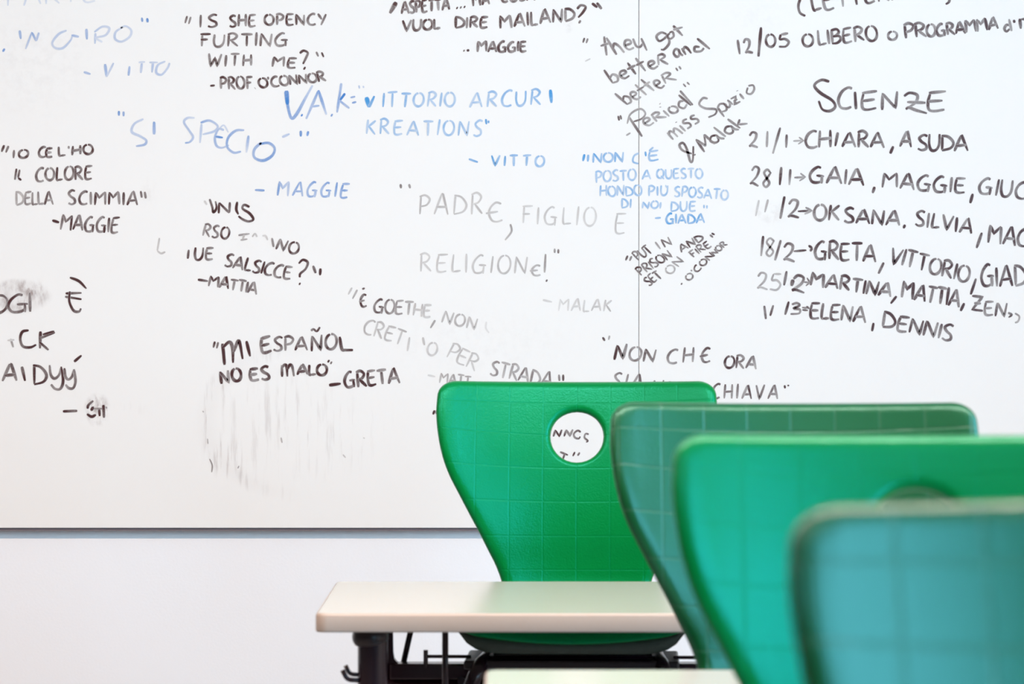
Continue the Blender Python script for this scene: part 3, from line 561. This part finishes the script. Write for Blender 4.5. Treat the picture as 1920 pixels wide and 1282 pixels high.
n.word('HONDO', 1125, 368, 1204, 366, 19, 2.6, .65, .6, 0, .1).word('PIU', 1215, 367, 1252, 366, 18, 2.6, .6, gap=.2).line(1248, 347, 1250, 352, 2.2, .5).word('SPOSATO', 1264, 368, 1365, 375, 19, 2.6, .62, .6, 0, .12)
n.word('DI', 1165, 390, 1183, 390, 17, 2.6, .65, gap=.2).word('NOI', 1204, 390, 1239, 391, 13, 2.6, .62, gap=.15).word('DUE', 1257, 396, 1305, 395, 18, 2.6, .65).quote(1320, 384, 1329, 391, 2.3, .6).line(1228, 409, 1239, 408, 2.6, .7).word('GIADA', 1249, 419, 1321, 418, 18, 2.8, .8, .75, 0, .12)
n.done('small light blue note of five lines across the board seam')
n = Note('K'); n.quote(1173, 479, 1185, 489, 2.6, .85, 4).word('PUT', 1197, 489, 1225, 472, 19, 2.4, .9, .9, -.2, .06).word('IN', 1237, 467, 1262, 458, 16, 2.4, .9, .8, -.25, .35).word('PRISON', 1202, 517, 1262, 481, 17, 2.4, .95, .9, -.2, .08)
n.word('AND', 1278, 473, 1321, 449, 14, 2.6, .95, .95, -.15, .12).word('SET', 1217, 536, 1243, 519, 17, 2.5, .9, .95, -.2, .05).word('ON', 1258, 516, 1284, 489, 16, 2.2, .45, .7, -.2, .2).word('FIRE', 1300, 483, 1335, 461, 14, 2.4, .9, .9, -.2, .1)
n.line(1331, 440, 1337, 445, 2.8).line(1334, 437, 1340, 440, 2.8).word("O'CON", 1292, 527, 1340, 479, 12, 2.3, .85, .9, -.15, .15).word('NOR', 1340, 480, 1364, 458, 11, 2.3, .9, .85, -.15, .1).dot(1278, 532, 3.4, .8).done('small slanting black note of four lines right of the board seam')
n = Note('K'); n.curve([(1502, -6), (1497, 10), (1500, 24), (1510, 30)], 3.6).word('LETTERA', 1524, 21, 1698, -2, 40, 3.8, .95, .95, 0, .14).curve([(1781, -4), (1779, 4), (1773, 8)], 3.4)
n.word('12', 1385, 102, 1412, 99, 28, 3.6, gap=.3, slant=0).line(1427, 51, 1422, 106, 4).word('05', 1436, 89, 1480, 88, 25, 3.4, gap=.16, slant=0).word('0', 1504, 87, 1525, 86, 22, 3.5).word('LIBERO', 1535, 85, 1646, 75, 27, 3.6, .98, .95, 0, .1).word('0', 1664, 75, 1682, 75, 16, 3.4)
n.word('PR', 1696, 72, 1738, 68, 27, 3.8, .98, .95, 0, .04).word('OGRAMMA', 1738, 69, 1872, 55, 23, 3.8, .98, .95, 0, .06).word('d', 1883, 60, 1897, 58, 24, 3.6).line(1901, 37, 1902, 43, 3.4).line(1912, 35, 1914, 54, 4).word('T', 1914, 57, 1932, 56, 22, 3.6)
n.done('black heading lines with a date in the top right corner of the board')
n = Note('K'); n.curve([(1555, 153), (1540, 150), (1527, 160), (1538, 174), (1560, 188), (1566, 200), (1556, 208), (1542, 205), (1535, 189)], 4)
n.word('C', 1570, 205, 1597, 205, 40, 3.9).line(1603, 172, 1605, 205, 4).word('E', 1614, 206, 1645, 206, 36, 3.8).word('N', 1653, 206, 1685, 204, 31, 3.9, slant=0).word('Z', 1692, 207, 1738, 208, 34, 3.9, slant=0).word('E', 1737, 209, 1773, 208, 35, 3.8)
n.word('21', 1403, 275, 1440, 275, 30, 3.3, .9, .8, .05, .5).line(1463, 239, 1449, 288, 3.2, .85, .6).line(1475, 252, 1474, 277, 3.2, .85).word('>', 1487, 270, 1506, 270, 16, 2.4, .7).word('CH', 1510, 277, 1559, 275, 33, 3.8, gap=.04).line(1571, 248, 1566, 274, 3.8).word('ARA', 1579, 276, 1658, 277, 29, 3.8, .98, .98, 0, .1)
n.line(1675, 274, 1669, 288, 4).word('A', 1687, 274, 1709, 275, 28, 3.8).word('SUDA', 1720, 282, 1815, 284, 30, 3.8, .98, .98, 0, .06)
n.word('28', 1404, 347, 1443, 352, 34, 3.2, .85, .85, .05, .2).line(1465, 313, 1462, 347, 3.6, .95).line(1482, 317, 1480, 347, 3.2, .85, .5).word('>', 1489, 340, 1509, 340, 18, 2.6, .8).word('GAIA', 1517, 342, 1620, 347, 30, 3.8, .98, .95, 0, .12)
n.line(1640, 350, 1636, 362, 3.6).word('MAGGIE', 1654, 352, 1810, 362, 28, 3.7, .98, .95, .03, .14).line(1824, 363, 1819, 381, 3.8).word('GIUC', 1834, 362, 1924, 374, 30, 3.7, .98, .98, .02, .16)
n.line(1423, 375, 1417, 405, 2.6, .35).line(1440, 374, 1434, 398, 2.8, .6, .4).line(1471, 368, 1463, 410, 3.6, .95, .8).word('2', 1475, 409, 1498, 410, 32, 3.6, .95).word('>', 1496, 402, 1521, 402, 16, 2.8, .9)
n.word('OK', 1525, 412, 1573, 414, 31, 3.8, gap=.12).word('SANA', 1582, 417, 1687, 423, 27, 3.8, .98, .98, 0, .1).line(1697, 421, 1694, 428, 3.4).word('SILVIA', 1715, 423, 1822, 438, 29, 3.7, .98, .98, 0, .16).line(1841, 436, 1831, 465, 3.8).word('MAC', 1852, 454, 1926, 462, 34, 3.8, .98, .98, 0, .1)
n.line(1431, 442, 1427, 480, 3.4, .9, .6).word('8', 1434, 480, 1451, 480, 32, 2.8, .6).line(1464, 450, 1453, 488, 3.4, .95, .6).word('2', 1467, 488, 1490, 489, 34, 3.6).line(1488, 471, 1512, 469, 2.8, .9).line(1516, 460, 1523, 465, 3.2).line(1523, 465, 1519, 471, 3.2)
n.word('GRETA', 1527, 485, 1642, 492, 33, 3.8, .98, .98, 0, .06).line(1657, 492, 1647, 513, 3.8).word('VITTORIO', 1667, 492, 1815, 529, 31, 3.7, .98, .98, -.02, .1).line(1830, 522, 1820, 552, 3.6).word('GIAD', 1840, 538, 1925, 536, 38, 3.8, .98, .98, .0, .1)
n.word('25', 1418, 541, 1463, 544, 31, 2.9, .6, .5, .05, .12).line(1475, 508, 1470, 535, 3.4, .9).word('2', 1482, 546, 1508, 549, 30, 3.8, .98).line(1487, 524, 1484, 536, 5, .95).word('>', 1505, 535, 1517, 536, 18, 2.6, .8)
n.word('MARTINA', 1519, 535, 1670, 558, 27, 3.9, .98, .95, .02, .08).line(1681, 555, 1670, 569, 3.6).word('MATTIA', 1690, 557, 1798, 576, 32, 3.9, .98, .98, .0, .06).line(1808, 568, 1801, 583, 3.6).word('z', 1822, 582, 1843, 583, 27, 3.6, .95, slant=0).word('EN', 1845, 590, 1886, 594, 27, 3.4, .92, .9, .0, .1)
n.curve([(1890, 586), (1897, 590), (1891, 595)], 3, .8).curve([(1903, 587), (1911, 593), (1909, 602), (1903, 605)], 2.6, .6)
n.line(1433, 573, 1436, 598, 3.4, .9).line(1450, 572, 1444, 592, 3.2, .85).line(1479, 565, 1472, 590, 3.4, .9).word('3', 1482, 590, 1501, 590, 22, 3.2, .85).word('=', 1503, 585, 1514, 586, 14, 2.6, .9).line(1512, 574, 1518, 579, 2.8)
n.word('ELENA', 1518, 596, 1623, 604, 30, 3.7, .98, .95, 0, .06).line(1638, 605, 1635, 621, 3.6).word('DENNIS', 1653, 613, 1784, 640, 29, 3.8, .98, .98, 0, .1)
n.done('black dated list of names under an large heading on the right')
n = Note('K'); n.line(1130, 632, 1134, 639, 2.8, .85).line(1143, 629, 1141, 637, 2.4, .6).word('N', 1151, 675, 1171, 673, 27, 4, .98, slant=.25).word('ON', 1178, 675, 1228, 678, 25, 3.2, .8, .85, .12, .15).word('CH€', 1250, 680, 1332, 680, 27, 3.2, .85, .9, .12, .35).word('ORA', 1357, 688, 1418, 692, 24, 3.2, .92, .9, .05, .12)
n.word('SIA', 1147, 724, 1203, 728, 27, 3, .8, .8, .12, .35).word('UNA', 1222, 740, 1300, 742, 26, 3, .85, .85, .12, .3).word('SCHIAVA', 1313, 747, 1458, 747, 27, 3, .85, .85, .1, .32).line(1471, 722, 1472, 728, 2.6).line(1478, 721, 1478, 724, 2.6)
n.word('NN', 1037, 818, 1071, 818, 12, 3, .98, .98, .25, .3).curve([(1089, 810), (1083, 807), (1076, 813), (1078, 820), (1085, 822), (1088, 818)], 2.6, .8).curve([(1104, 814), (1098, 813), (1096, 820), (1102, 826), (1099, 829)], 2.4, .8).line(1050, 847, 1065, 853, 2.8).line(1059, 850, 1055, 862, 2.8, .8)
n.line(1078, 847, 1074, 855, 2.6).line(1087, 848, 1083, 854, 2.6).done('black question running down behind the first chair')

# ------------------------------------------------------------------ chairs
PROFILE = [(0.0, .791), (.022, .735), (.043, .675), (.058, .615), (.066, .56), (.067, .520), (.072, .488), (.092, .461), (.13, .449),
           (.19, .444), (.26, .443), (.33, .446), (.39, .451), (.425, .4525), (.447, .450), (.458, .4475)]
path = [Vector((p[0], p[1])) for p in smooth_path([(a, b, 0) for a, b in PROFILE], 10)]
acc = [0.0]
for a, b in zip(path, path[1:]): acc.append(acc[-1] + (b - a).length)
SLEN = acc[-1]
def path_at(s):
    s = max(0.0, min(SLEN, s))
    lo, hi = 0, len(acc) - 1
    while hi - lo > 1:
        mid = (lo + hi) // 2
        if acc[mid] <= s: lo = mid
        else: hi = mid
    t = (s - acc[lo]) / (acc[hi] - acc[lo])
    p = path[lo].lerp(path[hi], t)
    return p
def nrm_at(s):
    d = path_at(s + .006) - path_at(s - .006); d.normalize()
    return Vector((-d.y, d.x))        # towards the sitter / up
HWT = [(0, .2085), (.03, .2105), (.06, .2115), (.10, .208), (.13, .201), (.155, .191), (.18, .177), (.21, .160), (.24, .143), (.27, .127), (.292, .1175), (.31, .1125),
       (.33, .113), (.36, .127), (.40, .152), (.45, .168), (.52, .176), (.60, .177), (.66, .174), (.70, .172), (SLEN + .01, .167)]
def hw_full(s):
    for (a, ha), (b, hb) in zip(HWT, HWT[1:]):
        if s <= b:
            i = HWT.index((a, ha))
            h0 = HWT[i - 1][1] if i else ha; h3 = HWT[i + 2][1] if i + 2 < len(HWT) else hb
            a0 = HWT[i - 1][0] if i else a - (b - a); a3 = HWT[i + 2][0] if i + 2 < len(HWT) else b + (b - a)
            m0 = (hb - h0) / (b - a0); m1 = (h3 - ha) / (a3 - a); t = (s - a) / (b - a); dx = b - a
            return (2*t**3 - 3*t*t + 1) * ha + (t**3 - 2*t*t + t) * dx * m0 + (-2*t**3 + 3*t*t) * hb + (t**3 - t*t) * dx * m1
    return HWT[-1][1]
RT, RF = .026, .045
def hw(s):
    v = hw_full(s) * .988
    if s < RT: v -= RT - math.sqrt(max(0, RT * RT - (RT - s) ** 2))
    e = SLEN - s
    if e < RF: v -= RF - math.sqrt(max(0, RF * RF - (RF - e) ** 2))
    return v
def kcur(s):
    if s < .30: return 1.18 if s < .16 else 1.18 + (s - .16) * 1.2
    if s < .42: return 1.35 - (s - .30) / .12 * .78
    return .57 + max(0, (s - .6)) * .9
HOLE_S, HOLE_R, TH = .089, .0395, .0088
outline = []
NS = 400
for i in range(NS + 1):
    s = SLEN * i / NS
    outline.append((hw(s), s))
fineS = [RT * (i / 30) ** 2 for i in range(31)]
outline += [(hw(s), s) for s in fineS] + [(hw(SLEN - RF * (i / 30) ** 2), SLEN - RF * (i / 30) ** 2) for i in range(31)]
outline.sort(key=lambda q: q[1])
segs = [((0.0, 0.0), outline[0])] + list(zip(outline, outline[1:])) + [(outline[-1], (0.0, SLEN))]
def dist_edge(x, s):
    x = abs(x); best = 1e9
    for (ax, ay), (bx, by) in segs:
        if min(ay, by) > s + .012 or max(ay, by) < s - .012: continue
        dx, dy = bx - ax, by - ay; l2 = dx * dx + dy * dy
        t = 0 if l2 < 1e-12 else max(0, min(1, ((x - ax) * dx + (s - ay) * dy) / l2))
        d = math.hypot(x - ax - dx * t, s - ay - dy * t)
        best = min(best, d)
    return best
def surf(x, s, side):
    """front (side 1) or back (-1) skin of the double-walled shell"""
    dh = math.hypot(x, s - HOLE_S) - HOLE_R
    de = dist_edge(x, s)
    u = max(0, min(1, de / .0125, dh / .0085))
    roll = .0045 * max(0, 1 - de / .017) ** 2
    h = TH * math.sqrt(max(0, 1 - (1 - u) ** 2))
    se = s + .0175 * (x / .21) ** 2 * max(0, 1 - s / .10)
    p = path_at(se); n = nrm_at(se)
    q = p + n * (kcur(s) * x * x + h * side - roll)
    return (x, -q.x, q.y)        # chair faces local -y
def build_shell():
    bm = bmesh.new(); uv = bm.loops.layers.uv.new('UVMap')
    ends = [0, .0005, .002, .0042, .0070, .0096, .0125, .018, .025, .032]
    rows = ends + [.039 + .01 * k for k in range(0, 11)]
    s = rows[-1]
    while s < SLEN - .045: s += .0105; rows.append(s)
    for e in reversed(ends + [.039]):
        if SLEN - e > rows[-1] + .0004: rows.append(SLEN - e)
    def cols(s):
        H = hw(s); inner = [-.05 + .01 * k for k in range(11)]
        f = [0, .18, .36, .54, .70, .82, .905, .95, .972, .986, .9955, 1.0]
        r = [.05 + (H - .05) * q for q in f[1:]]
        return [-v for v in reversed(r)] + inner + r
    for side in (1, -1):
        grid = [[None] * len(cols(.1)) for _ in rows]
        def V(x, s): v = bm.verts.new(surf(x, s, side)); uvm[v] = (x, s - HOLE_S); return v
        uvm = {}
        i0 = 10; i1 = 20; c0 = 11; c1 = 21
        for i, s in enumerate(rows):
            for j, x in enumerate(cols(s)):
                if i0 < i < i1 and c0 < j < c1: continue
                grid[i][j] = V(x, s)
        def face(vs):
            f = bm.faces.new(vs if side == 1 else vs[::-1])
            for l in f.loops: l[uv].uv = uvm[l.vert]
        for i in range(len(rows) - 1):
            for j in range(len(grid[0]) - 1):
                if i0 <= i < i1 and c0 <= j < c1: continue
                face([grid[i][j], grid[i + 1][j], grid[i + 1][j + 1], grid[i][j + 1]])
        per = [(i0, j) for j in range(c0, c1)] + [(i, c1) for i in range(i0, i1)] + [(i1, j) for j in range(c1, c0, -1)] + [(i, c0) for i in range(i1, i0, -1)]
        outer = [grid[i][j] for i, j in per]
        pos = [uvm[v] for v in outer]
        prev = outer
        for dd in (.0090, .0068, .0045, .0025, .0008, 0.0):
            ring = []
            for (px, ps) in pos:
                l = math.hypot(px, ps); r = HOLE_R + dd
                r = min(r, l * .97)
                ring.append(V(px / l * r, HOLE_S + ps / l * r))
            for k in range(len(ring)):
                face([prev[k], ring[k], ring[(k + 1) % len(ring)], prev[(k + 1) % len(ring)]])
            prev = ring
    bmesh.ops.remove_doubles(bm, verts=bm.verts[:], dist=1e-6)
    return bm

def arc_pts(pts, r=.04, n=6):
    """polyline with rounded corners"""
    P = [Vector(p) for p in pts]; out = [P[0]]
    for a, b, c in zip(P, P[1:], P[2:]):
        u = (a - b).normalized(); v = (c - b).normalized()
        p0 = b + u * r; p1 = b + v * r
        for k in range(n + 1):
            t = k / n; out.append(p0 * (1 - t) ** 2 + b * 2 * t * (1 - t) + p1 * t * t)
    out.append(P[-1]); return out

GREEN_L = {}
def make_chair(mat):
    t = thing('chair', '', 'chair')
    link('shell', build_shell(), mat, t, True)
    bm = bmesh.new()         # dark underside pan of the seat
    xs = [-.156 + .312 * k / 26 for k in range(27)]; ys = [-.13 - .318 * k / 14 for k in range(15)]
    tops, bots = [], []
    for y in ys:
        a, b = [], []
        for x in xs:
            p = next(path_at(.30 + q * .004).y for q in range(200) if path_at(.30 + q * .004).x >= -y)
            zt = p + .6 * x * x - .0055
            u = abs(x) / .156; v_ = max(0, (-y - .40) / .048)
            zb_ = .4230 + .030 * u ** 9 + .004 * v_ ** 3
            a.append(bm.verts.new((x, y, zt))); b.append(bm.verts.new((x, y, min(zt - .001, zb_))))
        tops.append(a); bots.append(b)
    for i in range(14):
        for j in range(26):
            bm.faces.new((tops[i][j], tops[i][j+1], tops[i+1][j+1], tops[i+1][j])); bm.faces.new((bots[i][j], bots[i+1][j], bots[i+1][j+1], bots[i][j+1]))
    for j in range(26):
        for i in (0, 14): bm.faces.new((tops[i][j], bots[i][j], bots[i][j+1], tops[i][j+1]))
    for i in range(14):
        for j in (0, 26): bm.faces.new((tops[i][j], tops[i+1][j], bots[i+1][j], bots[i][j]))
    link('seat_pan', bm, M['pan'], t, True, 'dark grey green textured underside')
    for s_ in (-1, 1):      # cantilever tube each side: seat rail, front bend, upright, floor runner
        bm = bmesh.new()
        tube(bm, arc_pts([(s_ * .105, -.11, .412), (s_ * .125, -.462, .412), (s_ * .175, -.455, .30), (s_ * .185, -.42, .011), (s_ * .185, -.03, .011)], .035), .0105)
        link('frame_tube', bm, M['black'], t, True)
    for w_, y_ in ((.112, -.20), (.122, -.405)):
        bm = bmesh.new(); tube(bm, [(-w_, y_, .412), (w_, y_, .412)], .008); link('cross_tube', bm, M['black'], t, True)
    bm = bmesh.new(); box(bm, -.148, .148, -.445, -.30, .4045, .4165, .003)
    box(bm, -.13, .13, -.30, -.16, .4065, .4165, .003)
    link('seat_plate', bm, M['blackplastic'], t)
    for s_ in (-1, 1):
        for yy in (-.10, -.36):
            bm = bmesh.new(); box(bm, s_ * .185 - .014, s_ * .185 + .014, yy - .03, yy + .03, 0, .010, .002); link('glide', bm, M['blackplastic'], t)
    for s_ in (-1, 1):
        bm = bmesh.new()
        tube(bm, [(s_ * .14, -.40, .4175), (s_ * .205, -.40, .4175)], .0024, 8)
        tube(bm, [(s_ * .203, -.40, .402), (s_ * .203, -.40, .4265)], .0032, 8)
        link('hanging_peg', bm, M['black'], t)
    return t

def copy_tree(o, parent=None):
    c = o.copy(); C.objects.link(c); c.parent = parent
    for ch in list(o.children): copy_tree(ch, c)
    return c

HANG = .2500
def place(o, x, d, rz, label):
    o.location = (x, d, HANG); o.rotation_euler = (0, 0, rz)
    o['label'] = label; o['group'] = 'chairs hung on the desks'
cg = make_chair(M['green'])
place(cg, .0985, 4.95, math.radians(-2.2), 'bright green shell chair nearest the whiteboard, round hole showing writing behind it')
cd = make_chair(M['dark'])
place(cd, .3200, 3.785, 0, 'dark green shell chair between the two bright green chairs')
cg2 = copy_tree(cg)
place(cg2, .3420, 2.80, 0, 'bright green blurred shell chair in front of the dark chair, second from the camera')
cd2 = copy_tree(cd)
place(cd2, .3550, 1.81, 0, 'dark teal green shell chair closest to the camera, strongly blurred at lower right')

cd2.location.z += .003; cd2.rotation_euler.y = math.radians(-1.4); cd2.location.x += .0193   # hangs a little askew
# ------------------------------------------------------------------ desks
def rrect(x0, x1, y0, y1, r, n=6):
    out = []
    for cx, cy, a0 in ((x1 - r, y1 - r, 0), (x0 + r, y1 - r, 90), (x0 + r, y0 + r, 180), (x1 - r, y0 + r, 270)):
        for k in range(n + 1):
            a = math.radians(a0 + 90 * k / n); out.append((cx + r * math.cos(a), cy + r * math.sin(a)))
    return out
DW, DD, DZ, DT = .70, .50, .76, .0245
def make_desk():
    """origin: floor under the middle of the top; y towards the whiteboard"""
    t = thing('desk', '', 'desk')
    def loopstack(levels, caps=True):
        bm = bmesh.new(); R = []
        for inset, z in levels:
            R.append([bm.verts.new((x, y, z)) for x, y in rrect(-DW/2 + inset, DW/2 - inset, -DD/2 + inset, DD/2 - inset, .016 - min(inset, .012))])
        for a, b in zip(R, R[1:]):
            k = len(a)
            for i in range(k): bm.faces.new((a[i], a[(i + 1) % k], b[(i + 1) % k], b[i]))
        bm.faces.new(R[0][::-1]); bm.faces.new(R[-1])
        return bm
    link('tabletop', loopstack([(.0030, DZ - DT + .001), (.0030, DZ - .0008), (.0034, DZ)]), M['top'], t)
    bm = bmesh.new(); R = []
    for inset, z in ((.0030, DZ - DT), (.0008, DZ - DT), (0, DZ - DT + .002), (0, DZ - .004), (.0010, DZ - .0014), (.0030, DZ - .0003)):
        R.append([bm.verts.new((x, y, z)) for x, y in rrect(-DW/2 + inset, DW/2 - inset, -DD/2 + inset, DD/2 - inset, .016 - inset)])
    for a, b in zip(R, R[1:]):
        k = len(a)
        for i in range(k): bm.faces.new((a[i], a[(i + 1) % k], b[(i + 1) % k], b[i]))
    link('edge_band', bm, M['edge'], t, True, 'beige edge band')
    zb = DZ - DT
    for sx in (-1, 1):
        lx = sx * .2795
        bm = bmesh.new()
        lathe(bm, [(.0195, .02), (.0195, zb - .022), (.0195, zb - .004)], lx, -.17, 32)
        link('leg', bm, M['black'], t, True)
        bm = bmesh.new()
        lathe(bm, [(.0145, zb - .0270)] + [(.0145 + .0090 * math.sqrt(1 - (k / 6 - 1) ** 2), zb - .0262 + .0254 * k / 12) for k in range(1, 12)] + [(.0145, zb)], lx + sx * .0033, -.17, 32)
        link('leg_collar', bm, M['blackplastic'], t, True)
        bm = bmesh.new(); lathe(bm, [(.0140, .02), (.0140, zb)], lx, .17, 24); link('leg', bm, M['black'], t, True)
        bm = bmesh.new(); box(bm, lx - .02, lx + .02, -.24, .22, .0, .03, .008, 3); link('foot_bar', bm, M['black'], t)
        bm = bmesh.new(); box(bm, lx - .012, lx + .012, -.16, .16, zb - .016, zb, .002); link('side_rail', bm, M['black'], t)
        bm = bmesh.new()     # pair of bag hooks on the outer side
        o = sx
        z1, z2 = CH - (1265 - HY) / 1439, CH - (1274 - HY) / 1439
        tube(bm, arc_pts([(lx + o * .015, -.170, z1), (lx + o * .030, -.170, z1 + .001), (lx + o * .0355, -.170, z1 + .0125)], .005, 5), .0028, 10); link('bag_hook', bm, M['black'], t, True); bm = bmesh.new()
        tube(bm, arc_pts([(lx + o * .015, -.178, z2), (lx + o * .033, -.178, z2 + .001), (lx + o * .0390, -.178, z2 + .0135)], .006, 5), .0031, 10)
        link('bag_hook', bm, M['black'], t, True)
        bm = bmesh.new()     # gusset from the rear leg to the crossbar
        gy = .17
        v = [(lx - sx * .006, .652), (lx - sx * .022, .652), (lx - sx * .0165, .659), (lx - sx * .0150, .668), (lx - sx * .0145, .70), (lx - sx * .006, .70)]
        a = [bm.verts.new((x, gy - .014, z)) for x, z in v]; b = [bm.verts.new((x, gy + .004, z)) for x, z in v]
        bm.faces.new(a); bm.faces.new(b[::-1])
        for i in range(len(v)): bm.faces.new((a[i], a[(i + 1) % len(v)], b[(i + 1) % len(v)], b[i]))
        link('gusset', bm, M['black'], t)
        bm = bmesh.new(); tube(bm, [(sx * .232, .195, zb), (sx * .258, .195, .62)], .0042, 10); link('brace', bm, M['black'], t, True)
        bm = bmesh.new(); tube(bm, [(sx * .1875, -.045, zb), (sx * .1875, -.045, .60)], .0042, 10)
        link('support_rod', bm, M['black'], t, True)
    bm = bmesh.new()
    box(bm, -.270, .270, .150, .186, .630, .6525, .003); link('cross_rail', bm, M['black'], t)
    bm = bmesh.new(); tube(bm, [(-.272, .168, .612), (.272, .168, .612)], .020, 24); link('crossbar', bm, M['black'], t, True)
    for sx in (-1, 1):
        bm = bmesh.new(); o = Vector((sx * .168, .146, .628)); tube(bm, [o, o + Vector((0, .012, 0))], .006, 12)
        link('bolt', bm, M['blackplastic'], t)
    for a_, b_ in (((-.19, -.045), (.19, -.045)), ((-.19, -.045), (-.19, .15)), ((.19, -.045), (.19, .15))):
        bm = bmesh.new(); tube(bm, [a_ + (.602,), b_ + (.602,)], .0042, 10); link('basket_wire', bm, M['black'], t, True)
    return t
desk = make_desk()
DL = [(.0980, 4.45, 'cream topped school desk holding the first green chair, left end with bag hooks in view'),
      (.3210, 3.29, 'cream topped desk at the bottom edge, only its far left corner in view'),
      (.3525, 2.30, 'desk below the frame that carries the second bright green chair'),
      (.3615, 1.31, 'desk nearest the camera, below the frame, carrying the closest dark chair')]
for i, (x, y, lab) in enumerate(DL):
    o = desk if i == 0 else copy_tree(desk)
    o.location = (x, y, 0); o['label'] = lab; o['group'] = 'row of school desks'
bpy.context.view_layer.update()
